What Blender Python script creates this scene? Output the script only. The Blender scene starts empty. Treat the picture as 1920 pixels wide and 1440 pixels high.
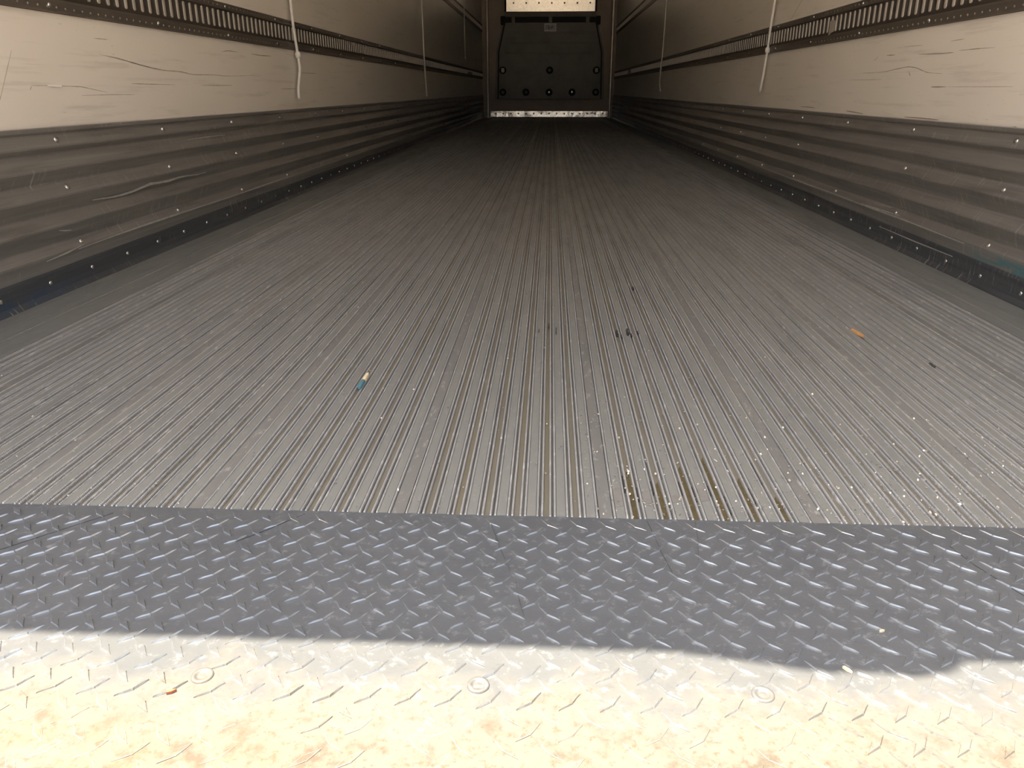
import bpy, math, random
from mathutils import Vector, Matrix, Euler
random.seed(7)
SC = bpy.context.scene
COL = SC.collection

# ------------------------------------------------------------------ camera
F_PX, PITCH, YAW, CAM_H = 1455.0, 0.3622, 0.0468, 0.515
cam_d = bpy.data.cameras.new('camera')
cam_d.sensor_fit = 'HORIZONTAL'; cam_d.sensor_width = 36.0
cam_d.lens = 36.0 * F_PX / 1920.0
cam_d.clip_start = 0.02; cam_d.clip_end = 500
cam = bpy.data.objects.new('camera', cam_d); COL.objects.link(cam)
cam.location = (0, 0, CAM_H)
cam.rotation_euler = Euler((math.pi/2 - PITCH, 0, YAW), 'XYZ')
SC.camera = cam

# ------------------------------------------------------------------ world, sun, exposure
SUN_TRAVEL = Vector((0.25, 0.10, -1.0)).normalized()
w = bpy.data.worlds.new('sky'); SC.world = w; w.use_nodes = True
wn = w.node_tree.nodes; wn.clear()
sky = wn.new('ShaderNodeTexSky'); sky.sky_type = 'NISHITA'; sky.sun_disc = False
sky.sun_elevation = math.asin(-SUN_TRAVEL.z)
sky.sun_rotation = math.atan2(-SUN_TRAVEL.x, -SUN_TRAVEL.y)
sky.air_density = 1.0; sky.dust_density = 6.0; sky.ozone_density = 1.0
bg = wn.new('ShaderNodeBackground'); bg.inputs['Strength'].default_value = 0.32
wo = wn.new('ShaderNodeOutputWorld')
haze = wn.new('ShaderNodeHueSaturation'); haze.inputs['Saturation'].default_value = 0.78   # hazy bright day
w.node_tree.links.new(sky.outputs[0], haze.inputs['Color']); w.node_tree.links.new(haze.outputs[0], bg.inputs[0]); w.node_tree.links.new(bg.outputs[0], wo.inputs[0])
sun_d = bpy.data.lights.new('sun_offscreen', 'SUN'); sun_d.energy = 13.0; sun_d.angle = math.radians(0.27)
sun_d.color = (1.0, 0.86, 0.66)
sun = bpy.data.objects.new('sun_offscreen', sun_d); COL.objects.link(sun)
sun.rotation_euler = SUN_TRAVEL.to_track_quat('-Z', 'Y').to_euler(); sun.location = (-3, -2, 8)
vs = SC.view_settings
vs.view_transform = 'Standard'; vs.look = 'None'; vs.gamma = 1.0; vs.use_curve_mapping = False
vs.exposure = 0.85

# ------------------------------------------------------------------ dimensions (metres)
XL, XR = -1.335, 1.225            # inner faces of the upper walls
XC = (XL + XR) / 2
Y_FRONT, Y_SILL, Y_BACK = 0.46, 0.8775, 16.2
Z_CEIL = 2.62
Y_PLATE0 = 0.40

# ------------------------------------------------------------------ helpers
class MB:
    def __init__(s): s.v = []; s.f = []; s.m = []
    def add(s, vs_, fs, mi=0):
        o = len(s.v); s.v += [tuple(p) for p in vs_]
        for f in fs: s.f.append(tuple(o + i for i in f)); s.m.append(mi)
    def box(s, a, b, mi=0):
        x0, y0, z0 = a; x1, y1, z1 = b
        s.add([(x0,y0,z0),(x1,y0,z0),(x1,y1,z0),(x0,y1,z0),(x0,y0,z1),(x1,y0,z1),(x1,y1,z1),(x0,y1,z1)],
              [(0,3,2,1),(4,5,6,7),(0,1,5,4),(1,2,6,5),(2,3,7,6),(3,0,4,7)], mi)
    def bevbox(s, a, b, r, mi=0, axis=2):
        # box with its four edges along `axis` chamfered
        ax = [0,1,2]; ax.remove(axis); i, j = ax
        p = [(a[i]+r,a[j]),(b[i]-r,a[j]),(b[i],a[j]+r),(b[i],b[j]-r),(b[i]-r,b[j]),(a[i]+r,b[j]),(a[i],b[j]-r),(a[i],a[j]+r)]
        s.prism(p, a[axis], b[axis], axis, mi)
    def prism(s, p, lo, hi, axis, mi=0):
        ax = [0,1,2]; ax.remove(axis); i, j = ax
        n = len(p); vs_ = []
        for h in (lo, hi):
            for q in p:
                c = [0,0,0]; c[i], c[j] = q; c[axis] = h; vs_.append(c)
        area = sum(p[k][0]*p[(k+1)%n][1]-p[(k+1)%n][0]*p[k][1] for k in range(n))
        flip = (area < 0) ^ (axis == 1)
        fs = [tuple(range(n))[::-1], tuple(range(n, 2*n))] + [(k,(k+1)%n,n+(k+1)%n,n+k) for k in range(n)]
        if flip: fs = [f[::-1] for f in fs]
        s.add(vs_, fs, mi)
    def sweep(s, prof, y0, y1, mi=0, mis=None, ys=None):
        # open profile [(x,z)] extruded along Y; normals face +X side when prof runs downwards
        ys = ys or [y0, y1]; n = len(prof); o = len(s.v)
        for y in ys:
            for x, z in prof: s.v.append((x, y, z))
        for r in range(len(ys)-1):
            for k in range(n-1):
                a = o+r*n+k; s.f.append((a, a+1, a+n+1, a+n)); s.m.append(mis[k] if mis else mi)
    def tube(s, pts, r, seg=8, mi=0, cap=True):
        rings = []
        for k, p in enumerate(pts):
            p = Vector(p); d = Vector(pts[min(k+1, len(pts)-1)]) - Vector(pts[max(k-1, 0)])
            d.normalize(); u = d.orthogonal().normalized() if k == 0 else (u - d*u.dot(d)).normalized()
            v = d.cross(u); rr = r[k] if isinstance(r, (list, tuple)) else r
            rings.append([p + (u*math.cos(2*math.pi*i/seg) + v*math.sin(2*math.pi*i/seg))*rr for i in range(seg)])
        o = len(s.v)
        for g in rings: s.v += [tuple(q) for q in g]
        for k in range(len(rings)-1):
            for i in range(seg):
                a = o+k*seg+i; b = o+k*seg+(i+1) % seg
                s.f.append((a, b, b+seg, a+seg)); s.m.append(mi)
        if cap:
            s.f.append(tuple(o+i for i in range(seg))[::-1]); s.m.append(mi)
            s.f.append(tuple(o+(len(rings)-1)*seg+i for i in range(seg))); s.m.append(mi)
    def lathe(s, prof, seg=12, mi=0):
        # prof [(r, h)] around +X axis
        o = len(s.v)
        for r, h in prof:
            for i in range(seg):
                a = 2*math.pi*i/seg; s.v.append((h, r*math.cos(a), r*math.sin(a)))
        for k in range(len(prof)-1):
            for i in range(seg):
                a = o+k*seg+i; b = o+k*seg+(i+1) % seg
                s.f.append((a, b, b+seg, a+seg)); s.m.append(mi)
        s.f.append(tuple(o+(len(prof)-1)*seg+i for i in range(seg))); s.m.append(mi)
    def mesh(s, name, mats, smooth=False):
        me = bpy.data.meshes.new(name); me.from_pydata(s.v, [], s.f); me.update()
        for m in (mats if isinstance(mats, (list, tuple)) else [mats]): me.materials.append(m)
        me.polygons.foreach_set('material_index', s.m)
        me.polygons.foreach_set('use_smooth', [smooth]*len(s.f))
        me.update(); return me
    def build(s, name, mats, parent=None, smooth=False, loc=(0,0,0)):
        return link(name, s.mesh(name, mats, smooth), parent, loc)

def link(name, me, parent=None, loc=(0,0,0), rot=None, scale=None):
    o = bpy.data.objects.new(name, me); COL.objects.link(o)
    o.location = loc
    if rot: o.rotation_euler = rot
    if scale: o.scale = scale
    if parent: o.parent = parent
    return o
def tag(o, label=None, cat=None, group=None, kind=None):
    if label: o['label'] = label
    if cat: o['category'] = cat
    if group: o['group'] = group
    if kind: o['kind'] = kind
    return o
def empty(name, loc=(0,0,0)):
    o = bpy.data.objects.new(name, None); COL.objects.link(o); o.location = loc; o.empty_display_size = 0.1
    return o

# ------------------------------------------------------------------ materials
class Mat:
    def __init__(s, name, base=(.5,.5,.5), rough=.5, metal=0., spec=.5):
        s.m = bpy.data.materials.new(name); s.m.use_nodes = True
        s.nt = s.m.node_tree; s.n = s.nt.nodes; s.b = s.n['Principled BSDF']
        s.b.inputs['Base Color'].default_value = (*base, 1); s.b.inputs['Roughness'].default_value = rough
        s.b.inputs['Metallic'].default_value = metal; s.b.inputs['Specular IOR Level'].default_value = spec
        s.col = None; s.tc = None; s.base = base; s.bump_n = None
    def l(s, a, b): s.nt.links.new(a, b)
    def coord(s, scale=(1,1,1), rot=(0,0,0), loc=(0,0,0)):
        if not s.tc: s.tc = s.n.new('ShaderNodeNewGeometry')
        mp = s.n.new('ShaderNodeMapping'); s.l(s.tc.outputs['Position'], mp.inputs[0])
        mp.inputs['Scale'].default_value = scale; mp.inputs['Rotation'].default_value = rot; mp.inputs['Location'].default_value = loc
        return mp.outputs[0]
    def noise(s, scale=5, det=4, rough=.55, vec=None, dist=0.):
        t = s.n.new('ShaderNodeTexNoise'); t.inputs['Scale'].default_value = scale
        t.inputs['Detail'].default_value = det; t.inputs['Roughness'].default_value = rough; t.inputs['Distortion'].default_value = dist
        s.l(vec if vec else s.coord(), t.inputs['Vector']); return t.outputs['Fac']
    def ramp(s, fac, p0, p1, c0=0., c1=1.):
        r = s.n.new('ShaderNodeMapRange'); r.inputs['From Min'].default_value = p0; r.inputs['From Max'].default_value = p1
        r.inputs['To Min'].default_value = c0; r.inputs['To Max'].default_value = c1; r.clamp = True
        s.l(fac, r.inputs['Value']); return r.outputs[0]
    def math(s, op, a, b=None):
        t = s.n.new('ShaderNodeMath'); t.operation = op
        for i, q in enumerate((a, b)):
            if q is None: continue
            if isinstance(q, (int, float)): t.inputs[i].default_value = q
            else: s.l(q, t.inputs[i])
        return t.outputs[0]
    def axis(s, i):
        if not s.tc: s.tc = s.n.new('ShaderNodeNewGeometry')
        sp = s.n.new('ShaderNodeSeparateXYZ'); s.l(s.tc.outputs['Position'], sp.inputs[0]); return sp.outputs[i]
    def mix(s, fac, color):
        t = s.n.new('ShaderNodeMix'); t.data_type = 'RGBA'
        s.l(fac, t.inputs[0]) if not isinstance(fac, float) else setattr(t.inputs[0], 'default_value', fac)
        if s.col is None: t.inputs[6].default_value = (*s.base, 1)
        else: s.l(s.col, t.inputs[6])
        t.inputs[7].default_value = (*color, 1)
        s.col = t.outputs[2]; s.l(s.col, s.b.inputs['Base Color']); return s
    def rough(s, v): s.l(v, s.b.inputs['Roughness']); return s
    def metal(s, v): s.l(v, s.b.inputs['Metallic']); return s
    def bump(s, h, strength=.3, dist=.002):
        t = s.n.new('ShaderNodeBump'); t.inputs['Strength'].default_value = strength; t.inputs['Distance'].default_value = dist
        s.l(h, t.inputs['Height'])
        if s.bump_n: s.l(s.bump_n, t.inputs['Normal'])
        s.bump_n = t.outputs[0]; s.l(s.bump_n, s.b.inputs['Normal']); return s

def mat_wall(name):
    m = Mat(name, (.84,.78,.69), .32, 0, .5)
    blot = m.noise(1.6, 2, .5, m.coord((1,.8,2.0)))
    m.mix(m.ramp(blot, .40, .75, 0, .3), (.75,.68,.58))
    streak = m.noise(1., 6, .65, m.coord((1,2.2,46)))
    m.mix(m.ramp(streak, .56, .80, 0, .5), (.42,.37,.30))
    fine = m.noise(1., 4, .6, m.coord((1,26,150)))
    gate = m.noise(3.5, 2, .5, m.coord((1,1,1.6)))
    m.mix(m.math('MULTIPLY', m.ramp(fine, .66, .78), m.ramp(gate, .50, .66, 0, .65)), (.22,.19,.16))
    m.rough(m.ramp(blot, .3, .8, .31, .42))
    m.bump(m.noise(.9, 2, .5, m.coord((1,1.6,.35))), .55, .03)
    m.bump(m.noise(130, 2), .05, .001)
    return m.m
def mat_liner(name, teal=None, blue=None, base=(.25,.238,.22)):
    m = Mat(name, base, .40, .35, .5)
    st = m.noise(1., 6, .65, m.coord((20,1.1,60)))
    m.mix(m.ramp(st, .48, .75, 0, .5), tuple(c*1.7 for c in base))
    m.mix(m.ramp(m.noise(1., 4, .6, m.coord((20,2.5,30), loc=(3,1,5))), .52, .75, 0, .6), tuple(c*.45 for c in base))
    # slanting pallet scratches
    sc = m.noise(1., 3, .6, m.coord((1,150,15), rot=(.55,0,0)))
    gate = m.noise(1., 3, .5, m.coord((1,1.0,16), loc=(0,4,2)))
    m.mix(m.math('MULTIPLY', m.ramp(sc, .60, .70), m.ramp(gate, .44, .56, 0, .85)), (.50,.48,.44))
    # long sliding scrapes
    s2 = m.noise(1., 5, .7, m.coord((1,.9,260), loc=(0,2,9)))
    m.mix(m.ramp(s2, .70, .80, 0, .65), (.50,.48,.44))
    for box, c in ((teal, (.10,.27,.30)), (blue, (.065,.09,.13))):
        if not box: continue
        y0, y1, z0, z1 = box
        Y, Z = m.axis(1), m.axis(2)
        a = m.math('MULTIPLY', m.ramp(Y, y1+.08, y1-.08), m.ramp(Y, y0-.08, y0+.08))
        b = m.math('MULTIPLY', m.ramp(Z, z1+.008, z1-.008), m.ramp(Z, z0-.008, z0+.008))
        n = m.ramp(m.noise(1., 4, .7, m.coord((1,14,60))), .40, .58)
        m.mix(m.math('MULTIPLY', m.math('MULTIPLY', a, b), n), c)
    m.rough(m.ramp(st, .3, .75, .46, .30))
    m.bump(st, .25, .003)
    return m.m
def mat_tread(lug=False):
    m = Mat('tread_aluminium', (.108,.117,.126), .42, .2, .5)
    n = m.noise(9, 5, .65)
    m.mix(m.ramp(n, .40, .68, 0, .7), (.086,.094,.103))
    m.mix(m.ramp(m.noise(75, 4, .7), .56, .72, 0, .7), (.26,.275,.29))
    m.mix(m.ramp(m.noise(1., 4, .7, m.coord((60,220,1), rot=(0,0,.7))), .58, .72, 0, .6), (.06,.065,.07))
    m.mix(m.ramp(m.noise(2.2, 3, .6, m.coord((1,.35,1))), .52, .66, 0, .45), (.078,.087,.097))
    # dust and crusted dirt towards the outer lip, spread inward as sunlit cream tint
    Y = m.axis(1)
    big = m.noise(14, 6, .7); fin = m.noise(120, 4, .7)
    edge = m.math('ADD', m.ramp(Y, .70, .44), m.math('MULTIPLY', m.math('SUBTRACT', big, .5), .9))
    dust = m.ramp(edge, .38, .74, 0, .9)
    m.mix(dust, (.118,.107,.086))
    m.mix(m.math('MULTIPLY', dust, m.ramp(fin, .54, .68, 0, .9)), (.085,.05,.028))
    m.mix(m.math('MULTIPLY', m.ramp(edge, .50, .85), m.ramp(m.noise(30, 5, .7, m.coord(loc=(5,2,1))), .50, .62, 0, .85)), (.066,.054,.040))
    X = m.axis(0)
    rust = m.math('MULTIPLY', m.ramp(X, -.1, -.5), m.ramp(Y, .56, .46))
    m.mix(m.math('MULTIPLY', rust, m.ramp(m.noise(22, 5, .7, m.coord(loc=(1,7,3))), .42, .60, 0, .7)), (.14,.078,.036))
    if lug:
        m.mix(m.math('MULTIPLY', m.ramp(n, .2, .8, .85, .6), m.ramp(dust, 0, .6, 1, .15)), (.72,.73,.74))  # flanks coloured much paler than the tops, painting in bright edge highlights
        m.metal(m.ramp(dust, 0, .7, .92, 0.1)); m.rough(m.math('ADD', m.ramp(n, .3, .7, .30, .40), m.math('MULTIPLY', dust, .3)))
    else:
        m.metal(m.ramp(dust, 0, .7, .2, 0.0)); m.rough(m.math('ADD', m.ramp(n, .3, .7, .36, .50), m.math('MULTIPLY', dust, .35)))
    m.bump(m.noise(260, 3, .7), .25, .0006)
    m.bump(big, .25, .0012)
    return m.m
def mat_floor(name, base, dark, light, rough=(.40,.6), metal=.35, olive=None, spec=.5):
    m = Mat(name, base, rough[1], metal, spec)
    n = m.noise(1., 5, .65, m.coord((16,2.0,1)))
    m.mix(m.ramp(n, .46, .72, 0, .75), dark)
    m.mix(m.ramp(m.noise(1., 4, .7, m.coord((90,28,1), loc=(2,3,0))), .56, .72, 0, .7), light)
    if olive:
        Y = m.axis(1)
        o = m.noise(1., 4, .6, m.coord((12,1.2,1), loc=(7,1,0)))
        m.mix(m.ramp(o, .38, .62, .15, .9), olive)
    m.rough(m.ramp(n, .3, .7, rough[0], rough[1]))
    m.bump(m.noise(220, 3, .7), .12, .0006)
    return m.m
def mat_metal(name, base, rough, metal=1., bumps=0., bscale=8, bdist=.004, stretch=(1,1,1)):
    m = Mat(name, base, rough, metal)
    n = m.noise(30, 4, .6, m.coord(stretch))
    m.mix(m.ramp(n, .45, .75, 0, .5), tuple(c*.6 for c in base))
    if bumps: m.bump(m.noise(bscale, 3, .5), bumps, bdist)
    return m.m
def mat_plain(name, base, rough=.6, metal=0., var=.35, scale=20):
    m = Mat(name, base, rough, metal)
    m.mix(m.ramp(m.noise(scale, 4, .6), .42, .72, 0, var*2), tuple(c*.55 for c in base))
    return m.m

M = {}
M['wall_l'] = mat_wall('cream_wall_panel')
M['wall_b'] = mat_plain('back_wall_panel', (.55,.46,.37), .45, 0, .15, 6)
M['ceil'] = mat_plain('white_ceiling_panel', (.66,.61,.53), .4, 0, .08, 3)
M['liner_l'] = mat_liner('scuffed_liner', blue=(1.7,2.05,.0,.03))
M['liner_r'] = mat_liner('scuffed_liner_teal_smear', teal=(1.75,2.22,.052,.095))
M['kick_l'] = mat_liner('kick_strip_metal', blue=(1.55,2.05,.0,.035), base=(.085,.092,.10))
M['kick_r'] = mat_liner('kick_strip_metal_plain', base=(.085,.092,.10))
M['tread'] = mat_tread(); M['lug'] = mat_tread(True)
M['slat'] = mat_floor('floor_slat_metal', (.255,.264,.250), (.198,.206,.196), (.34,.347,.337))
M['channel'] = mat_floor('floor_channel_dirt', (.175,.168,.145), (.125,.118,.098), (.24,.235,.22), (.45,.65), .15, olive=(.165,.15,.105))
M['ridge'] = mat_floor('grip_ridge_metal', (.36,.365,.36), (.24,.245,.24), (.66,.66,.65), (.31,.42), .35)
M['weld'] = mat_floor('weld_metal', (.255,.258,.25), (.19,.193,.19), (.62,.62,.61), (.32,.5), .4)
M['slot_gap'] = mat_plain('groove_metal', (.20,.20,.185), .6, .2)
M['rail'] = mat_metal('dark_rail_metal', (.085,.07,.058), .45, .5, .2, 30, .001, (1,.3,4))
M['flange'] = mat_metal('rail_flange_metal', (.165,.14,.115), .42, .5, .2, 30, .001, (1,.3,4))
M['slot'] = mat_plain('pale_slot_metal', (.60,.54,.46), .4, .3, .15)  # pale bars set on the rail back, one per slot
M['rivet'] = mat_metal('bright_rivet', (.72,.70,.66), .22, .9)
M['chrome'] = mat_metal('bright_trim_metal', (.80,.74,.66), .24, 1., .7, 3.5, .03)
M['foil'] = mat_metal('bright_quilted_metal', (.86,.80,.70), .30, 1., .5, 5, .01)
M['bulk'] = mat_plain('grey_moulded_plastic', (.30,.29,.255), .42, 0, .25, 5)
M['bulk_edge'] = mat_plain('grey_flange_plastic', (.33,.305,.26), .5, 0, .15, 8)
M['black'] = mat_plain('black_rubber', (.012,.012,.012), .6, 0, .1)
M['white'] = mat_plain('white_plastic', (.82,.79,.74), .4, 0, .06)
M['cord'] = mat_plain('cream_cord', (.80,.76,.68), .55, 0, .15, 60)
M['scuff'] = mat_plain('grey_scuff', (.36,.31,.25), .6, 0, .3, 50)
M['scuff_soft'] = mat_plain('soft_scuff', (.54,.48,.40), .6, 0, .3, 40)
M['scrape'] = mat_plain('pale_scrape', (.46,.45,.42), .45, .2, .3, 40)
M['stain'] = mat_plain('olive_wet_stain', (.10,.082,.042), .22, 0, .3, 80)
M['stain_dark'] = mat_plain('dark_scuff', (.035,.035,.035), .5, 0, .2, 80)
M['damp'] = mat_plain('damp_patch', (.20,.195,.18), .4, 0, .3, 60)
M['flake'] = mat_metal('silver_shaving', (.85,.85,.84), .25, .8)
M['wood'] = mat_plain('pale_wood', (.80,.66,.42), .6, 0, .2, 60)
M['bluepaint'] = mat_plain('blue_green_paint', (.07,.20,.24), .5)
M['orange'] = mat_plain('orange_wood', (.70,.36,.13), .6, 0, .25, 90)
M['redbrown'] = mat_plain('reddish_chip', (.42,.13,.06), .6)
M['tape'] = mat_plain('torn_clear_tape', (.44,.40,.34), .3, 0, .3, 50)
M['concrete'] = mat_plain('pale_yard_concrete', (.54,.48,.40), .85, 0, .12, .7)
M['frame'] = mat_metal('door_frame_steel', (.45,.45,.44), .4, .7)
M['scratch'] = mat_plain('dull_scratch', (.075,.078,.08), .5); M['trim'] = mat_metal('pale_trim_metal', (.78,.70,.61), .36, .45, .5, 4, .02); M['gap_shade'] = mat_plain('gap_shade_dark', (.06,.056,.048), .5); M['dull'] = mat_metal('dull_rivet', (.30,.27,.23), .45, .5)
M['pane'] = mat_plain('dark_pane', (.02,.022,.025), .15)

# ------------------------------------------------------------------ ground outside and trailer shell
b = MB(); b.box((-40,-60,-1.45), (40,.30,-1.25)); g = b.build('ground', M['concrete']); tag(g, kind='structure')
fl = MB(); fl.box((XL-.05, Y_SILL, -.10), (XR+.05, Y_BACK+.05, -.0080))
floor = fl.build('floor', M['slot_gap']); tag(floor, kind='structure')
b = MB(); b.box((XL-.07, Y_FRONT, -.12), (XL, Y_BACK+.05, Z_CEIL)); wall_l = b.build('wall_left', M['wall_l']); tag(wall_l, kind='structure')
b = MB(); b.box((XR, Y_FRONT, -.12), (XR+.07, Y_BACK+.05, Z_CEIL)); wall_r = b.build('wall_right', M['wall_l']); tag(wall_r, kind='structure')
b = MB(); b.box((XL-.07, Y_FRONT, Z_CEIL), (XR+.07, Y_BACK+.05, Z_CEIL+.08)); ceil = b.build('ceiling', M['ceil']); tag(ceil, kind='structure')
b = MB(); b.box((XL, Y_BACK, -.10), (XR, Y_BACK+.05, Z_CEIL)); wall_b = b.build('wall_back', M['wall_b']); tag(wall_b, kind='structure')
# rear header over the doorway (its edge throws the shadow across the sill)
Z_HEAD = 2.55; y_head = 0.624 + SUN_TRAVEL.y/SUN_TRAVEL.z*Z_HEAD
b = MB(); b.bevbox((XL-.09, y_head, Z_HEAD), (XR+.09, Y_FRONT, Z_CEIL+.14), .006, 0, 0)
head = b.build('trim_1', M['frame']); tag(head, kind='structure')
sx = -SUN_TRAVEL.x/SUN_TRAVEL.z*Z_HEAD
pl = [(.13,0),(.20,-.010),(.27,-.022),(.315,-.020),(.352,-.024),(.378,-.019),(.392,-.008),(.40,0)]
b = MB(); b.prism([(x-sx, y_head+y) for x, y in pl] + [(.40-sx, y_head+.01), (.13-sx, y_head+.01)], Z_HEAD, Z_HEAD+.05, 2)
b.build('shadow_bump_block', M['white'], head)  # unseen block added under the header to shape the bump in its shadow

# ------------------------------------------------------------------ ribbed floor
PIT, C0 = 0.0387, 0.0805
def ch(k): return C0 + PIT*k
Y0, Y1 = Y_SILL + .0005, Y_BACK
# one beaded grip ridge, shared by all
def ridge_mesh(name, wd, hi, lo, pitch, y_bead, mt='ridge'):
    r = MB(); sec = [(-.5,0),(-.46,.80),(-.2,1),(.2,1),(.46,.80),(.5,0)]
    ys = []; y = Y0
    while y < y_bead:
        ys.append((y, lo)); ys.append((y+pitch*.3, hi)); ys.append((y+pitch*.7, hi)); y += pitch
    ys += [(Y1, lo)]
    n = len(sec)
    for yy, h in ys:
        for sx_, sz in sec: r.v.append((sx_*wd*(1 if h == hi else .8), yy, -.0062 + sz*(h+.0062)))
    for q in range(len(ys)-1):
        for k in range(n-1):
            a = q*n+k; r.f.append((a, a+1, a+n+1, a+n)); r.m.append(0)
    r.f.append(tuple(range(n))[::-1]); r.m.append(0)
    r.f = [f[::-1] for f in r.f]
    return r.mesh(name, M[mt], True)
ME_RIDGE = ridge_mesh('grip_ridge', .0034, .0011, -.0006, .0034, Y_BACK-.01)
ME_WELD = ridge_mesh('edge_weld', .0085, .0012, -.0008, .0085, Y_BACK-.01, 'slat')
def plank(k0, k1, x_l=None, x_r=None):
    """extruded floor plank from channel k0 to channel k1 (half a channel at either end)"""
    xs = []  # (x, z, material of the strip to the right)
    ridges = []
    for k in range(k0, k1+1):
        c = ch(k); seam = (k % 7 == 0)
        hw = .0085 if seam else .0033
        zc = -.0012 if seam else -.0030
        mi = 2 if seam else 1
        if k > k0:
            xs += [(c-.0134, 0., 3), (c-.0133, -.006, 3)]
            ridges.append(c-.0114)
            if not seam: ridges.append(c-.0052)
            xs += [(c-hw, -.006, mi), (c-hw, zc, mi)]
        if k == k0 or k == k1: xs.append((c, zc, mi))
        if k < k1:
            xs += [(c+hw, zc, mi), (c+hw, -.006, 3), (c+.0133, -.006, 3), (c+.0134, 0., 0)]
            if not seam: ridges.append(c+.0052)
            ridges.append(c+.0114)
    m_ = MB(); prof = [(x, z) for x, z, _ in xs]
    m_.sweep([(p[0], p[1]) for p in prof][::-1], Y0, Y1, mis=[xs[i][2] for i in range(len(xs)-1)][::-1])
    # closed front end
    o = len(m_.v)
    for x, z in prof: m_.v += [(x, Y0, z), (x, Y0, -.0085)]
    for i in range(len(prof)-1):
        m_.f.append((o+2*i, o+2*i+1, o+2*i+3, o+2*i+2)); m_.m.append(0)
    p = m_.build('floor_plank', [M['slat'], M['channel'], M['weld'], M['slot_gap']], floor)
    for x in ridges: link('grip_ridge', ME_RIDGE, p, (x, 0, 0))
    return p
bounds = [-31] + list(range(-28, 22, 7)) + [25]
planks = [plank(a, c) for a, c in zip(bounds[:-1], bounds[1:])]
for xa, xb, xw in ((XL, ch(-31), -1.192), (ch(25), XR, 1.088)):
    m_ = MB(); m_.box((xa, Y0, -.0085), (xb, Y1, 0.0))
    p = m_.build('edge_plank', M['slat'], floor); link('edge_weld', ME_WELD, p, (xw, 0, 0))
# stains lying in and on the floor
def patch(name, pts, z, mat, parent, t=.0004):
    m_ = MB(); m_.prism(pts, z-.0015, z+t, 2); return m_.build(name, mat, parent)
pk = planks[5]
for k, ya, yb in ((1,.880,1.02),(2,.880,.985),(3,.880,1.035),(4,.880,1.066),(5,.880,1.0),(6,.885,.95)):
    c = ch(k)
    pts = [(c-.003,ya),(c+.003,ya),(c+.0032,(ya+yb)/2),(c+.0018,yb),(c-.002,yb-.01),(c-.0032,(ya+yb)/2)]
    patch('wet_stain', pts, -.0030, M['stain'], pk)
for k, s, ya, yb in ((1,-1,.955,1.0),(1,1,.93,.965),(2,-1,.95,.985),(3,-1,.95,.985),(3,1,.93,.97),(4,-1,.95,.975),(4,1,.90,.945),(5,1,.93,.97),(6,-1,.985,1.05),(7,-1,1.0,1.03)):
    c = ch(k) + s*.0083
    patch('groove_stain', [(c-.0011,ya),(c+.0011,ya),(c+.0011,yb),(c-.0011,yb)], -.005, M['stain_dark'], pk, .0030)
for x, ya, yb, wd in ((ch(0)+PIT/2,.905,.957,.0055),(ch(3)+PIT/2,.925,.962,.0055),(ch(1)+PIT/2,.915,.945,.005),(ch(2)+PIT/2,.92,.94,.005)):
    patch('damp_patch', [(x-wd,ya),(x+wd,ya+.004),(x+wd,yb),(x+.2*wd,yb+.004),(x-wd,yb-.002)], 0, M['damp'], pk)
for x, y, l, wd in ((.158,1.69,.05,.004),(.166,1.665,.03,.003),(.183,1.70,.06,.004),(.189,1.675,.03,.003),(.205,1.694,.03,.003),(.021,1.70,.06,.0014),(-.018,1.70,.03,.0014),(.004,1.74,.04,.0014),(.236,2.12,.04,.004),(.77,1.50,.03,.005)):
    a = [(x-wd,y-l*.3),(x-wd*.2,y-l*.5),(x+wd,y-l*.2),(x+wd*.5,y+l*.1),(x+wd,y+l*.45),(x,y+l*.5),(x-wd*.6,y+l*.2)]
    patch('black_scuff', a, .0008, M['stain_dark'], floor)

# ------------------------------------------------------------------ diamond tread threshold plate
plate = empty('threshold_plate', (0, 0, 0))
tag(plate, 'grey aluminium diamond tread threshold plate with a sunlit dusty outer lip', 'threshold plate')
m_ = MB()
nx, ny = 60, 12
px0, px1 = XL-.02, XR+.02
for j in range(ny+1):
    for i in range(nx+1):
        m_.v.append((px0+(px1-px0)*i/nx, Y_PLATE0+(Y_SILL-Y_PLATE0)*j/ny, .0004*math.sin(i*1.7+j*.9)-.0004))
for j in range(ny):
    for i in range(nx):
        a = j*(nx+1)+i; m_.f.append((a, a+1, a+nx+2, a+nx+1)); m_.m.append(0)
m_.box((px0, Y_PLATE0, -.012), (px1, Y_SILL, -.002))
m_.box((px0, Y_PLATE0, -.20), (px1, Y_PLATE0+.012, -.003))
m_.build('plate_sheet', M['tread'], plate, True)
# one raised lug
def lug_geo(l, wd, h):
    t = [-1,-.62,-.22,-.09,0,.09,.22,.62,1]; ww = [0,.36,.74,.80,1,.80,.74,.36,0]
    v = []; f = []
    n = len(t)
    for s in (-1, 1):
        for a, q in zip(t, ww): v.append((a*l/2, s*q*wd/2, -.0004))
    for s in (-1, 1):
        for a, q in zip(t, ww): v.append((a*l/2*.96, s*max(0, q*wd/2-.0006), h*(1 - .45*abs(a)**3)))
    for k in range(n-1):
        f.append((k, k+1, 2*n+k+1, 2*n+k)); f.append((n+k+1, n+k, 3*n+k, 3*n+k+1)); f.append((2*n+k, 2*n+k+1, 3*n+k+1, 3*n+k))
    return v, f
LUG_V, LUG_F = lug_geo(.0315, .0082, .0016)
def add_lug(mb, vs_):
    o = len(mb.v); mb.v += vs_
    for k, f in enumerate(LUG_F): mb.f.append(tuple(o+i for i in f)); mb.m.append(1 if k % 3 == 2 else 0)
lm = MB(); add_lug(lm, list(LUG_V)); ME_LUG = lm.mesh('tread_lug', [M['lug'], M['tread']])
lugs = []
BOLTS = [(-.318+.26*i, .5705) for i in range(-3, 6)]
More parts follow.
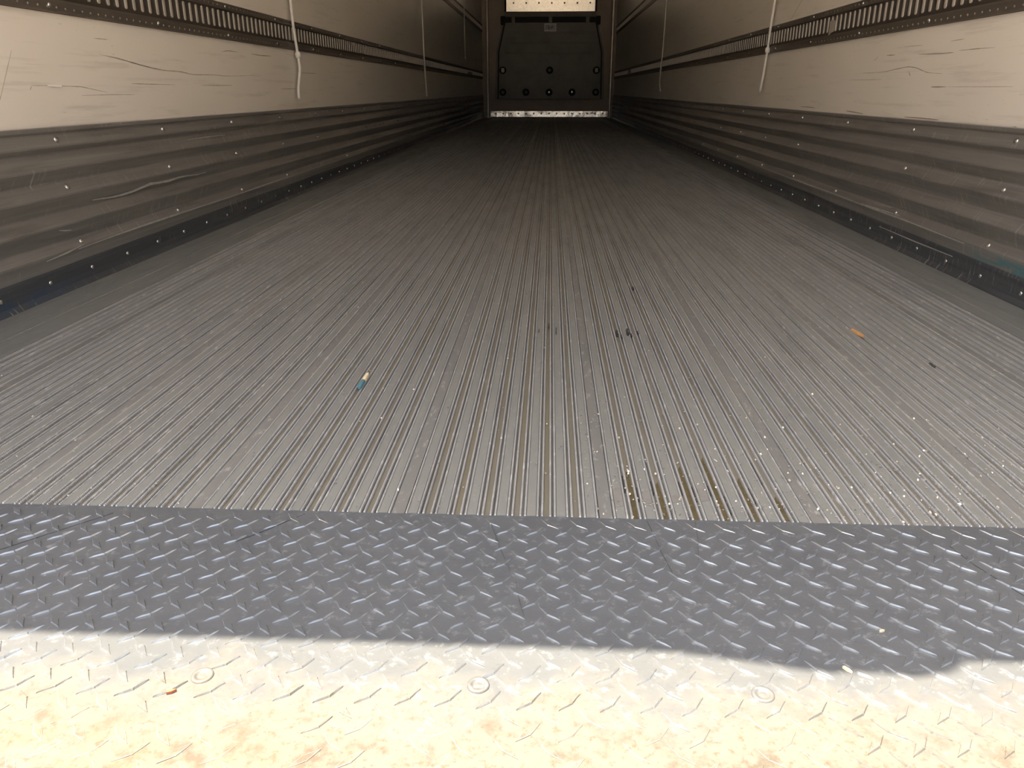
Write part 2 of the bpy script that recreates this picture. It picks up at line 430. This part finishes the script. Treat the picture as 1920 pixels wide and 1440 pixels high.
for j in range(-12, 4):
    for i in range(-24, 50):
        for o_, ang in ((0, -math.pi/4), (.5, math.pi/4)):
            x = -.5414 + .0366*(i+o_); y = .7868 + .03605*(j+o_)
            if not (px0+.03 < x < px1-.03 and Y_PLATE0+.015 < y < Y_SILL-.012): continue
            if any((x-bx)**2+(y-by)**2 < .0135**2 for bx, by in BOLTS): continue
            hs = 1.0
            if y > .842: hs = random.choice((.25,.45,.7,.9))
            if y < .535 and x < .25: hs = random.choice((0.,.1,.2,.35,.55))
            if y < .50 and x < .25: hs *= .4
            if .05 < hs: lugs.append((x, y, ang + random.uniform(-.05,.05), hs*random.uniform(.85,1.1), random.uniform(.93,1.05)))
CP, SP, CYW, SYW = math.cos(PITCH), math.sin(PITCH), math.cos(YAW), math.sin(YAW)
def inview(x, y):
    fw = Vector((-SYW*CP, CYW*CP, -SP)); rt = Vector((CYW, SYW, 0)); up = rt.cross(fw); p = Vector((x, y, -CAM_H)); z = p.dot(fw)
    u = 960+F_PX*p.dot(rt)/z; v = 720-F_PX*p.dot(up)/z
    return -10 < u < 1930 and v < 1450, z
lugs.sort(key=lambda q: (not inview(q[0], q[1])[0], inview(q[0], q[1])[1] + (3 if q[3] < .5 else 0)))
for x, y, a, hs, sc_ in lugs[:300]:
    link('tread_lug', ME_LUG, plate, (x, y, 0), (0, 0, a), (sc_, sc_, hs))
m_ = MB()
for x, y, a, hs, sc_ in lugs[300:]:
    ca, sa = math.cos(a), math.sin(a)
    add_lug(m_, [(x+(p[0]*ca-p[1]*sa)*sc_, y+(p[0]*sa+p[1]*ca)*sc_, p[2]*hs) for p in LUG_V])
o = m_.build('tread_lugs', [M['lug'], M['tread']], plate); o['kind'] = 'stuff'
# countersunk bolts through the plate
m_ = MB(); m_.lathe([(.0105,-.001),(.0102,.0012),(.0085,.0018),(.0062,.0012),(.0055,-.0002),(.003,.0003),(.001,.0006)], 20)
ME_BOLT = m_.mesh('plate_bolt', M['tread'], True)
for bx, by in BOLTS: link('plate_bolt', ME_BOLT, plate, (bx, by, 0), (0, -math.pi/2, 0))
# long scratches in the plate
def ribbon(pts, wd, n, t=.0003):
    """flat ribbon through 3D pts lying in the plane with normal n"""
    n = Vector(n); m_ = MB(); o = 0; vs_ = []
    N = len(pts)
    for k, p in enumerate(pts):
        p = Vector(p); d = (Vector(pts[min(k+1,N-1)])-Vector(pts[max(k-1,0)])).normalized(); s = n.cross(d)
        q = wd*(.25+.75*math.sin(math.pi*(k+.35)/(N-.3)))*random.uniform(.7,1.2)
        vs_ += [p - s*q/2 - n*.001, p - s*q/2 + n*t, p + s*q/2 + n*t, p + s*q/2 - n*.001]
    fs = []
    for k in range(N-1):
        a = 4*k
        for e in range(3): fs.append((a+e, a+4+e, a+5+e, a+e+1))
    fs += [(0,1,2,3), (4*N-1,4*N-2,4*N-3,4*N-4)]
    m_.add(vs_, fs); return m_
for pts in ([(.132,.872),(.137,.835),(.141,.801),(.149,.753)], [(-.070,.868),(-.062,.84),(-.054,.81),(-.045,.78),(-.038,.755)], [(-.03,.735),(-.025,.70),(-.019,.674)], [(.193,.872),(.189,.83),(.182,.787)], [(.49,.83),(.50,.79),(.53,.72)], [(-.56,.86),(-.60,.82),(-.66,.76)], [(-.31,.87),(-.345,.83),(-.375,.80)]):
    ribbon([(x, y, .0002) for x, y in pts], .0007, (0,0,1), .0002).build('scratch', M['scratch'], plate)

# ------------------------------------------------------------------ corrugated wall liners
PROF = [(.0,.4225),(.013,.4215),(.0135,.412),(.0065,.406),(.0185,.376),(.0185,.372),(.0045,.360),(.0045,.357),(.0230,.320),(.0230,.316),
        (.0050,.286),(.0050,.2825),(.0250,.2505),(.0250,.2465),(.0050,.2075),(.0050,.204),(.0245,.176),(.0245,.172),(.0070,.131),(.0070,.128),(.0210,.107),(.0210,.102),(.0145,.067),(.0145,.064)]
KICK = [(.0125,.070),(.0165,.066),(.0180,.060),(.0165,.030),(.0190,.014),(.0270,.0035),(.0290,.0005),(.0290,-.003)]
def dome(r, h, seg=10):
    m_ = MB(); m_.lathe([(r,-.002),(r,h*.25),(r*.8,h*.65),(r*.45,h*.93),(r*.12,h)], seg); return m_
ME_RIV = dome(.0085,.0042,12).mesh('rivet', M['rivet'], True)
ME_RIVS = dome(.0065,.0034,10).mesh('rivet', M['rivet'], True)
def liner(side):
    X0 = XL + .004 if side < 0 else XR - .004
    s = 1 if side < 0 else -1
    root = empty('wall_liner', (0, 0, 0))
    if side < 0: tag(root, 'dark corrugated metal wall liner with a long white wavy scrape', 'wall liner', 'corrugated liners along the wall bottoms')
    else: tag(root, 'dark corrugated metal wall liner with a teal paint smear near its foot', 'wall liner', 'corrugated liners along the wall bottoms')
    ys = [Y_FRONT+.02] + [2.+i*.7 for i in range(20)] + [Y_BACK-.004]
    ys = [y for y in ys if y <= Y_BACK-.004]
    for nm, pr, mt, back in (('corrugated_sheet', PROF, M['liner_l'] if s > 0 else M['liner_r'], 0), ('kick_strip', KICK, M['kick_l'] if s > 0 else M['kick_r'], 0)):
        m_ = MB(); o = 0; n = len(pr)
        for y in ys:
            wob = random.uniform(-.0016,.0016)
            for d, z in pr: m_.v.append((X0+s*(d+(wob if .002 < z < .41 else 0)), y, z))
        for r in range(len(ys)-1):
            for k in range(n-1):
                a = r*n+k; q = (a, a+n, a+n+1, a+1) if s < 0 else (a, a+1, a+n+1, a+n)
                m_.f.append(q); m_.m.append(0)
        ob = m_.build(nm, mt, root)
        par = ob
        rz = 0 if s > 0 else math.pi
        if nm == 'corrugated_sheet':
            for z, d, off, tilt in ((.391,.0125,0,.38),(.267,.0147,.005,.56),(.1165,.0150,.02,.60)):
                y = (2.11 if s > 0 else 2.165) + off - 3*.611
                while y < Y_BACK-.1:
                    if y > Y_FRONT+.1 and random.random() > .04:
                        link('rivet', ME_RIV, par, (X0+s*d, y, z), (0, -tilt, rz))
                    y += .611
        else:
            y = 1.756-.2*6 if s > 0 else 2.188-.2*8
            while y < Y_BACK-.1:
                if y > Y_FRONT+.05: link('rivet', ME_RIVS, par, (X0+s*.0170, y, .037 if s > 0 else .030), (0, 0, rz))
                y += .2
    return root
LN_L, LN_R = liner(-1), liner(1)
XLn = XL+.004
wl = [(2.23,.217),(2.29,.214),(2.347,.211),(2.40,.211),(2.461,.213),(2.515,.219),(2.571,.225),(2.63,.222),(2.703,.220),(2.78,.224),(2.853,.223),(2.94,.218),(3.02,.219)]
def liner_d(z, pr=PROF):
    for (d0,z0),(d1,z1) in zip(pr[:-1], pr[1:]):
        if z1 <= z <= z0: return d0+(d1-d0)*(z0-z)/max(z0-z1,1e-6)
    return .02
ribbon([(XLn+liner_d(z)+.0012, y, z) for y, z in wl], .0075, (1,0,0), .0006).build('white_scrape', M['scrape'], LN_L)
def scrapes(s, X0, items, par):
    for pts, wd in items:
        ribbon([(X0+s*(liner_d(z)+.001), y, z) for y, z in pts], wd, (s,0,0), .0006).build('white_scrape', M['scrape'], par)
scrapes(1, XLn, [([(2.1,.100),(2.3,.1035),(2.5,.1055),(2.8,.105),(3.2,.104),(3.8,.1055),(4.6,.105),(5.5,.104)], .006),
                 ([(2.03,.163),(2.06,.158),(2.09,.154)], .004), ([(1.95,.095),(2.05,.101),(2.13,.108)], .004),
                 ([(2.9,.345),(3.05,.346),(3.25,.344)], .005)], LN_L)
XRn = XR-.004
scrapes(-1, XRn, [([(2.3,.100),(2.7,.104),(3.0,.1035),(3.4,.105),(4.0,.1035),(5.2,.105),(6.5,.104)], .006),
                  ([(2.75,.112),(2.95,.108),(3.1,.106)], .006), ([(2.85,.125),(3.0,.123)], .004), ([(2.35,.052),(2.6,.05),(2.9,.051)], .0035)], LN_R)

# ------------------------------------------------------------------ slotted cargo rails
ME_SLOT = None
m_ = MB(); m_.bevbox((-.0010,-.0065,-.031), (.0030,.0065,.031), .0035, 0, 0); ME_SLOT = m_.mesh('rail_slot', M['slot'])
def rail(side, z0, z1, label, grp, lower=True):
    s = 1 if side < 0 else -1; X0 = XL if side < 0 else XR
    root = empty('cargo_rail', (X0, Y_FRONT+.05, z0)); tag(root, label, 'cargo rail', grp)
    off = Vector((X0, Y_FRONT+.05, z0))
    def bx(name, d0, d1, za, zb, mat, ya=Y_FRONT+.05, yb=Y_BACK-.01):
        m_ = MB(); xs = sorted((s*d0, s*d1)); m_.box((xs[0], ya-off.y, za-z0), (xs[1], yb-off.y, zb-z0)); return m_.build(name, mat, root)
    bx('rail_back', -.002, .004, z0, z1, M['rail'])
    fl_ = []
    for za, zb in ((z0, z0+.036), (z1-.026, z1)):
        m_ = MB(); pr = [(-.001,zb-z0),(.0085,zb-z0-.002),(.0095,zb-z0-.008),(.0080,za-z0+.008),(.0095,za-z0+.002),(-.001,za-z0)]
        n = len(pr)
        for y in (0, Y_BACK-.01-off.y):
            for d, z in pr: m_.v.append((s*d, y, z))
        for k in range(n-1): m_.f.append((k,k+1,n+k+1,n+k) if s > 0 else (k,n+k,n+k+1,k+1)); m_.m.append(0)
        m_.f.append(tuple(range(n))[::-1] if s < 0 else tuple(range(n))); m_.m.append(0)
        fl_.append(m_.build('rail_flange', M['flange'], root))
    if lower:
        y = 2.9400 - .0525*46; zc = (.7525+.814)/2 - z0
        k = 0
        while y < Y_BACK-.05 and k < 300:
            if y > Y_FRONT+.08: link('rail_slot', ME_SLOT, root, (s*.004, y-off.y, zc), (0,0,0 if s > 0 else math.pi)); k += 1
            y += .0525
    else:
        m2 = MB(); y = Y_FRONT+.1
        while y < Y_BACK-.05:
            xs = sorted((s*.003, s*.007)); m2.box((xs[0], y-off.y-.0065, .045), (xs[1], y-off.y+.0065, .107)); y += .0525
        o = m2.build('rail_slots', M['slot'], root); o['kind'] = 'stuff'
    dm = dome(.0032,.0022,6)
    m2 = MB()
    for zz in (.014, z1-z0-.013):
        y = Y_FRONT+.1
        while y < Y_BACK-.05:
            m2.add([((s*(p[0]+.0088)), p[1]+y-off.y, p[2]+zz) for p in dm.v], dm.f if s > 0 else [f[::-1] for f in dm.f]); y += .041
    o = m2.build('rail_rivets', M['dull'], root); o['kind'] = 'stuff'
    if lower:
        y = 1.60
        while y < Y_BACK:
            for zz in (.018, z1-z0-.013): link('rail_bolt', ME_RIVS, root, (s*.0088, y-off.y, zz), (0,0,0 if s > 0 else math.pi))
            y += .61
    return root
rail(-1, .7070, .8450, 'dark slotted cargo rail on the wall with the wavy scuff line, above its wall liner', 'slotted cargo rails nearer the floor')
rail(1, .7070, .8450, 'dark slotted cargo rail with torn tape stuck on its slots', 'slotted cargo rails nearer the floor')
rail(-1, 1.540, 1.680, 'upper slotted cargo rail high on the wall with the wavy scuff line', 'slotted cargo rails nearer the ceiling', False)
rail(1, 1.500, 1.640, 'upper slotted cargo rail high above the rail with torn tape', 'slotted cargo rails nearer the ceiling', False)

# ------------------------------------------------------------------ scuffs on the cream walls
def scuffs(s, X0, par, items):
    for pts, wd, mt in items:
        dense = []
        for a, c in zip(pts[:-1], pts[1:]):
            for q in range(4): dense.append((a[0]+(c[0]-a[0])*q/4, a[1]+(c[1]-a[1])*q/4))
        dense.append(pts[-1])
        # smooth once
        sm = [dense[0]] + [tuple((dense[i-1][j]+2*dense[i][j]+dense[i+1][j])/4 for j in (0,1)) for i in range(1, len(dense)-1)] + [dense[-1]]
        ribbon([(X0, y, z) for y, z in sm], wd, (s,0,0), .0004).build('scuff_mark', M[mt], par)
scuffs(1, XL, wall_l, [
    ([(2.432,.613),(2.537,.607),(2.615,.596),(2.717,.586),(2.828,.578),(2.952,.577),(3.061,.568),(3.234,.571),(3.396,.568),(3.709,.577)], .0042, 'scuff_soft'),
    ([(2.45,.612),(2.60,.599),(2.70,.588),(2.80,.580)], .0022, 'scuff'),
    ([(2.593,.534),(2.68,.533),(2.894,.532)], .0035, 'scuff_soft'), ([(3.12,.532),(3.424,.533)], .0035, 'scuff_soft'),
    ([(2.078,.526),(2.146,.526),(2.208,.525),(2.303,.524),(2.36,.517),(2.441,.508)], .0018, 'scuff'),
    ([(3.359,.66),(3.428,.667),(3.534,.665)], .003, 'scuff'), ([(3.698,.665),(3.807,.663),(3.954,.666)], .004, 'scuff'),
    ([(2.027,.606),(1.969,.526),(1.942,.489)], .003, 'scuff_soft'), ([(2.418,.656),(2.492,.657)], .003, 'scuff_soft'),
    ([(2.077,.524),(2.070,.515)], .002, 'scuff'), ([(2.30,.50),(2.45,.502),(2.6,.501)], .0025, 'scuff_soft'),
    ([(4.4,.60),(4.7,.603)], .004, 'scuff_soft'), ([(4.05,.52),(4.3,.521)], .004, 'scuff_soft')])
scuffs(-1, XR, wall_r, [
    ([(3.352,.577),(3.141,.577),(3.027,.585),(2.94,.590),(2.875,.585),(2.789,.568),(2.683,.563)], .0026, 'scuff'),
    ([(3.141,.633),(3.069,.632)], .003, 'scuff'), ([(2.872,.626),(2.70,.622),(2.631,.622)], .0032, 'scuff'),
    ([(2.599,.626),(2.49,.626),(2.397,.625)], .0022, 'scuff'), ([(3.488,.553),(3.155,.551)], .0022, 'scuff_soft'),
    ([(2.74,.524),(2.642,.524)], .004, 'scuff'), ([(2.642,.524),(2.267,.523)], .0022, 'scuff_soft'),
    ([(4.096,.439),(3.889,.438)], .004, 'scuff'), ([(3.468,.434),(3.288,.428)], .005, 'scuff'), ([(2.9,.428),(2.65,.427)], .004, 'scuff'),
    ([(3.0,.655),(2.85,.653)], .002, 'scuff_soft'), ([(2.66,.655),(2.58,.657)], .0025, 'scuff_soft'), ([(3.25,.62),(3.22,.632)], .0022, 'scuff_soft'),
    ([(2.93,.575),(2.91,.56)], .004, 'scuff_soft'), ([(4.5,.83),(4.2,.97)], .002, 'scuff')])
# torn sliver in the wall skin, its lip bent out
m_ = MB(); m_.add([(XL-.001,2.145,.5285),(XL+.004,2.150,.5235),(XL+.004,2.205,.5225),(XL-.001,2.212,.5275),(XL-.001,2.145,.5235),(XL-.001,2.212,.5225)], [(0,1,2,3),(0,4,1),(1,4,5,2),(2,5,3)])
m_.build('torn_lip', M['white'], wall_l)

# ------------------------------------------------------------------ hanging cords
def cord(pts, r, label, knot=None):
    root = empty('hanging_cord', pts[0]); tag(root, label, 'cord', 'cords hanging down the walls')
    P0 = Vector(pts[0])
    m_ = MB(); fine = []
    for a, c in zip(pts[:-1], pts[1:]):
        for q in range(4): fine.append(Vector(a).lerp(Vector(c), q/4)-P0)
    fine.append(Vector(pts[-1])-P0)
    fine = [fine[0]] + [(fine[i-1]+fine[i]*2+fine[i+1])/4 for i in range(1, len(fine)-1)] + [fine[-1]]
    m_.tube(fine, r, 8); m_.build('cord_line', M['cord'], root, True)
    if knot:
        m_ = MB(); k = Vector(knot)-P0
        m_.tube([k+Vector((0,0,d)) for d in (-.016,-.012,-.004,.004,.012,.016)], [r*.9,r*1.7,r*2.1,r*2.1,r*1.7,r*.9], 8)
        m_.build('cord_knot', M['cord'], root, True)
        m_ = MB(); m_.tube([k, k+Vector((0,.018,.006)), k+Vector((0,.024,-.004))], r*.5, 6); m_.build('cord_tail', M['cord'], root, True)
LX, RX = XL+.022, XR-.022
cord([(LX,4.24,Z_CEIL),(LX,4.25,1.6),(LX,4.262,.97),(LX,4.275,.80),(LX,4.31,.68),(LX,4.325,.62),(LX-.002,4.295,.56),(LX,4.262,.52),(LX,4.262,.472)], .0072,
     'cream cord with knot and bent lower end hanging opposite the taped rail', (LX,4.31,.685))
cord([(LX,8.60,Z_CEIL),(LX,8.61,1.40),(LX,8.63,.90),(LX,8.68,.62),(LX,8.74,.455)], .0085, 'straight cream cord hanging deep inside, ending just above the scraped liner')
cord([(LX,12.75,Z_CEIL),(LX,12.76,1.44),(LX,12.78,.96)], .0075, 'faint cream cord hanging deepest inside, ending above the cargo rail')
cord([(RX,4.69,Z_CEIL),(RX,4.70,1.6),(RX,4.715,1.00),(RX,4.75,.85),(RX,4.765,.73),(RX,4.80,.60),(RX,4.835,.505)], .0068,
     'cream cord with a knot hanging straight over the rail with torn tape', (RX,4.765,.722))
cord([(RX,9.12,Z_CEIL),(RX,9.14,1.35),(RX,9.2,.9),(RX,9.31,.63),(RX,9.30,.58),(RX,9.2,.505)], .0075, 'thin cream cord with kinked end hanging deep along the wall of the taped rail')

# ------------------------------------------------------------------ tape and stickers on the rails
m_ = MB(); tp = [(3.800,.795),(3.776,.800),(3.722,.793),(3.728,.760),(3.735,.752),(3.770,.748),(3.806,.737),(3.797,.765)]
m_.prism(tp, XR-.0085, XR-.0072, 0); t = m_.build('torn_tape', M['tape']); tag(t, 'torn piece of clear tape stuck over the rail slots', 'tape')
for X0, s, y0, y1, z0, z1, lb in ((XL, 1, 13.25, 14.05, .755, .795, 'small pale sticker deep on the rail behind the straight cord'), (XR, -1, 12.85, 13.35, .760, .810, 'small pale sticker deep on the rail that carries the torn tape')):
    m_ = MB(); m_.bevbox((min(X0+s*.0072,X0+s*.0088), y0, z0), (max(X0+s*.0072,X0+s*.0088), y1, z1), .004, 0, 0)
    t = m_.build('rail_sticker', M['tape']); tag(t, lb, 'sticker', 'pale stickers on the cargo rails')

# ------------------------------------------------------------------ back wall
BX = -.03
YB = Y_BACK
bulk = empty('bulkhead_panel', (BX, YB, .345)); tag(bulk, 'dark grey moulded return air bulkhead panel with round bolt cups on the end wall', 'bulkhead')
def bpart(mb, name, mat, parent=bulk, smooth=False):
    base = Vector((BX, YB, .345))
    mb.v = [tuple(Vector(p)-base) for p in mb.v]
    return mb.build(name, mat, parent, smooth)
out = [(-1.080,.345),(1.080,.345),(1.045,1.19),(.895,1.80),(-.895,1.80),(-1.045,1.19)]
out = [(BX+x*.985, z) for x, z in out]
m_ = MB(); m_.prism(out, YB-.05, YB+.002, 1); bpart(m_, 'panel_flange', M['bulk_edge'])
inn = [(BX+x, z) for x, z in [(-.985,.352),(.985,.352),(.965,1.19),(.845,1.70),(-.845,1.70),(-.965,1.19)]]
m_ = MB(); m_.prism(inn, YB-.12, YB-.04, 1); bpart(m_, 'panel_face', M['bulk'])
# dark tubes painting in the shadow of the gap beside the raised face
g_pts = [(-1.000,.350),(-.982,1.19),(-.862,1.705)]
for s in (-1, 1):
    m_ = MB(); m_.tube([(BX-s*x, YB-.06, z) for x, z in g_pts], .013, 6); bpart(m_, 'edge_gap_shade', M['gap_shade'])
for z in (1.528, 1.351, 1.168):
    for dz in (-.014, .014):
        m_ = MB(); m_.bevbox((BX-.845, YB-.128, z+dz-.007), (BX+.845, YB-.118, z+dz+.007), .003, 0, 0); bpart(m_, 'embossed_rib', M['bulk'])
m_ = MB(); m_.box((BX-.895, YB-.075, 1.705), (BX+.895, YB-.045, 1.800)); bpart(m_, 'black_strip', M['black'])  # black strip laid across the top of the panel
for x in (-.70, 0., .70):
    m_ = MB(); m_.box((BX+x-.03, YB-.13, 1.70), (BX+x+.03, YB-.05, 1.805)); bpart(m_, 'slot_spacer', M['bulk_edge'])
for s in (-1, 1):
    m_ = MB(); m_.bevbox((BX+s*.895-.045, YB-.125, 1.665), (BX+s*.895+.045, YB-.05, 1.815), .012, 0, 1); bpart(m_, 'corner_block', M['black'])
m_ = MB(); m_.bevbox((BX-.86, YB-.11, 1.80), (BX+.86, YB, 1.893), .01, 0, 0); bpart(m_, 'top_sill', M['bulk_edge'])
# framed latch window
sg = MB(); x0, x1, z0, z1 = BX-.113, BX+.113, 1.548, 1.685
for a, c in (((x0,z0),(x1,z0+.022)),((x0,z1-.022),(x1,z1)),((x0,z0+.022),(x0+.024,z1-.022)),((x1-.024,z0+.022),(x1,z1-.022))):
    sg.box((a[0], YB-.14, a[1]), (c[0], YB-.115, c[1]))
fr = bpart(sg, 'latch_frame', M['white'])
m_ = MB(); m_.box((x0+.02, YB-.128, z0+.02), (x1-.02, YB-.112, z1-.02)); bpart(m_, 'latch_recess', M['pane'])
m_ = MB(); m_.tube([(BX-.05, YB-.134, 1.600),(BX-.02, YB-.136, 1.628),(BX+.02, YB-.136, 1.618),(BX+.05, YB-.134, 1.632)], .010, 6); bpart(m_, 'latch_lever', M['bulk_edge'])
m_ = MB(); m_.lathe([(.066,-.002),(.066,.010),(.052,.014),(.046,.004),(.038,.0)], 20); ME_CUP = m_.mesh('bolt_cup', M['black'], True)
m_ = MB(); m_.lathe([(.034,-.004),(.034,.006),(.024,.012),(.010,.014)], 14); ME_HEAD = m_.mesh('bolt_head', M['rivet'], True)
ME_HEADG = ME_HEAD.copy(); ME_HEADG.materials.clear(); ME_HEADG.materials.append(M['bulk'])
m_ = MB(); m_.bevbox((0,-.030,-.040), (.014,.030,.040), .012, 0, 0); ME_PLUG = m_.mesh('white_plug', M['white'])
RB = (0, 0, -math.pi/2)
for x, z, kind in ((-.90,.869,'p'),(0,.869,'g'),(.895,.869,'p'),(-.90,.473,'g'),(-.452,.473,'g'),(-.005,.473,'b'),(.44,.473,'b'),(.895,.473,'g')):
    base = (x, -.121, z-.345)
    c_ = link('bolt_cup', ME_CUP, bulk, base, RB)
    link({'p':'white_plug','g':'bolt_head','b':'bolt_head'}[kind], {'p':ME_PLUG,'g':ME_HEADG,'b':ME_HEAD}[kind], c_, (.003, 0, 0))
# bright kick strip with rivets under the panel
strip = empty('kick_plate', (BX, YB, .02)); tag(strip, 'shiny riveted metal kick plate at the foot of the end wall', 'kick plate')
m_ = MB(); L_ = 1.145
m_.add([(-L_,-.036,0),(L_,-.036,0),(L_,-.030,.105),(-L_,-.030,.105),(-L_,.002,0),(L_,.002,0),(L_,.002,.115),(-L_,.002,.115),(-L_,-.03,-.022),(L_,-.03,-.022)],
       [(0,1,2,3),(3,2,6,7),(8,9,1,0),(1,5,6,2),(4,0,3,7)])
m_.build('plate_sheet', M['chrome'], strip)
m_ = MB(); m_.lathe([(.017,-.003),(.017,.003),(.012,.009),(.004,.012)], 12); ME_KR = m_.mesh('rivet', M['rivet'], True)
for i in range(15): link('rivet', ME_KR, strip, (-1.05+i*.15, -.033, .062), RB)
# corner trims
for n, x0, x1 in ((2, -1.250, -1.200), (3, 1.120, 1.175)):
    m_ = MB(); m_.bevbox((x0, YB-.07, -.003), (x1, YB+.002, Z_CEIL), .018, 0, 2); o = m_.build('trim_%d' % n, M['trim']); o['kind'] = 'structure'
# bright metal cover above the sill, leaning forward
cov = empty('evaporator_cover', (BX, YB, 1.893)); tag(cov, 'bright riveted metal evaporator cover above the grey bulkhead panel', 'cover')
tl = math.tan(math.radians(5.5)); Hc = Z_CEIL-1.893-.02
m_ = MB(); wd = .835
z = 0.
zz = [0., .125, .135, .30, .31, .48, .49, Hc]
for k, (a, c) in enumerate(zip(zz[:-1], zz[1:])):
    dy = .012 if k % 2 else 0
    m_.add([(-wd,-.02-a*tl+dy,a),(wd,-.02-a*tl+dy,a),(wd,-.02-c*tl+dy,c),(-wd,-.02-c*tl+dy,c)], [(0,1,2,3)])
m_.build('cover_sheet', M['foil'], cov)
for zz_ in (.13, .305, .485):
    for i in range(-3, 4):
        link('rivet', ME_KR, cov, (i*.24+.02, -.022-zz_*tl, zz_+.02), RB); 
for s in (-1, 1):
    m_ = MB(); m_.bevbox((s*.85-.016, -.11, 0), (s*.85+.016, -.001, Hc), .006, 0, 2); m_.build('side_seal', M['black'], cov)

# ------------------------------------------------------------------ litter on the floor
st = empty('pencil_stub', (-.342, 1.35, 0)); tag(st, 'pale wooden pencil stub with a blue green painted end lying on the ribbed floor', 'pencil')
m_ = MB(); m_.tube([(0,.040,.0060),(0,.030,.0060),(0,.005,.0052),(0,-.004,.0050)], [.0008,.0034,.0046,.0046], 6); m_.build('wood_shaft', M['wood'], st)
m_ = MB(); m_.tube([(0,-.004,.0050),(0,-.030,.0050),(0,-.038,.0046)], [.0047,.0047,.0026], 6); m_.build('painted_end', M['bluepaint'], st)
m_ = MB(); m_.add([(.694,1.742,.0012),(.7005,1.742,.0012),(.706,1.69,.0012),(.703,1.676,.0012),(.696,1.70,.0012),(.695,1.740,.0042),(.7000,1.740,.0045),(.705,1.692,.0048),(.702,1.679,.0042),(.697,1.70,.005)],
                  [(0,1,6,5),(1,2,7,6),(2,3,8,7),(3,4,9,8),(4,0,5,9),(5,6,7,8,9)])
o = m_.build('wood_splinter', M['orange']); tag(o, 'small orange wood splinter lying across the floor ridges', 'splinter')
for x, y, l, a, mt, lb in ((-.337,.548,.009,.5,'redbrown','reddish brown chip beside the bolt on the sunlit plate'), (.345,.665,.006,.2,'wood','tiny tan chip on the shaded tread plate'), (.29,.606,.010,-.9,'wood','yellow straw on the sunlit tread plate by the shadow edge')):
    m_ = MB(); ca, sa = math.cos(a), math.sin(a)
    m_.add([(x+ca*p*l-sa*q*l*.28, y+sa*p*l+ca*q*l*.28, z) for z in (.0, .0026) for p, q in ((-.5,-.3),(0,-.5),(.5,0),(.1,.5),(-.4,.4))],
           [(4,3,2,1,0),(5,6,7,8,9)]+[(k,(k+1)%5,5+(k+1)%5,5+k) for k in range(5)])
    o = m_.build('debris_chip', M[mt]); tag(o, lb, 'chip')
m_ = MB()
for i in range(2600):
    if random.random() < .62: x, y = random.uniform(.05, .95), .88 + abs(random.gauss(0, .22))
    else: x, y = random.uniform(-1.1, 1.1), .88 + abs(random.gauss(0, .7))
    r = random.choice((.0006,.0008,.0011,.0016,.0020)); h = .0012
    a = random.uniform(0, 6.28); t = random.uniform(-.8,.8)
    vs_ = [(x+r*math.cos(a+q)*random.uniform(.5,1.3), y+r*math.sin(a+q)*random.uniform(.5,1.6), h+t*r*math.cos(q)) for q in (0,1.5,3.1,4.6)]
    m_.add(vs_ + [(x, y, h-.0012)], [(0,1,2,3),(1,0,4),(2,1,4),(3,2,4),(0,3,4)])
o = m_.build('metal_shavings', M['flake']); tag(o, 'tiny silvery metal shavings scattered over the ribbed floor', 'shavings', kind='stuff')
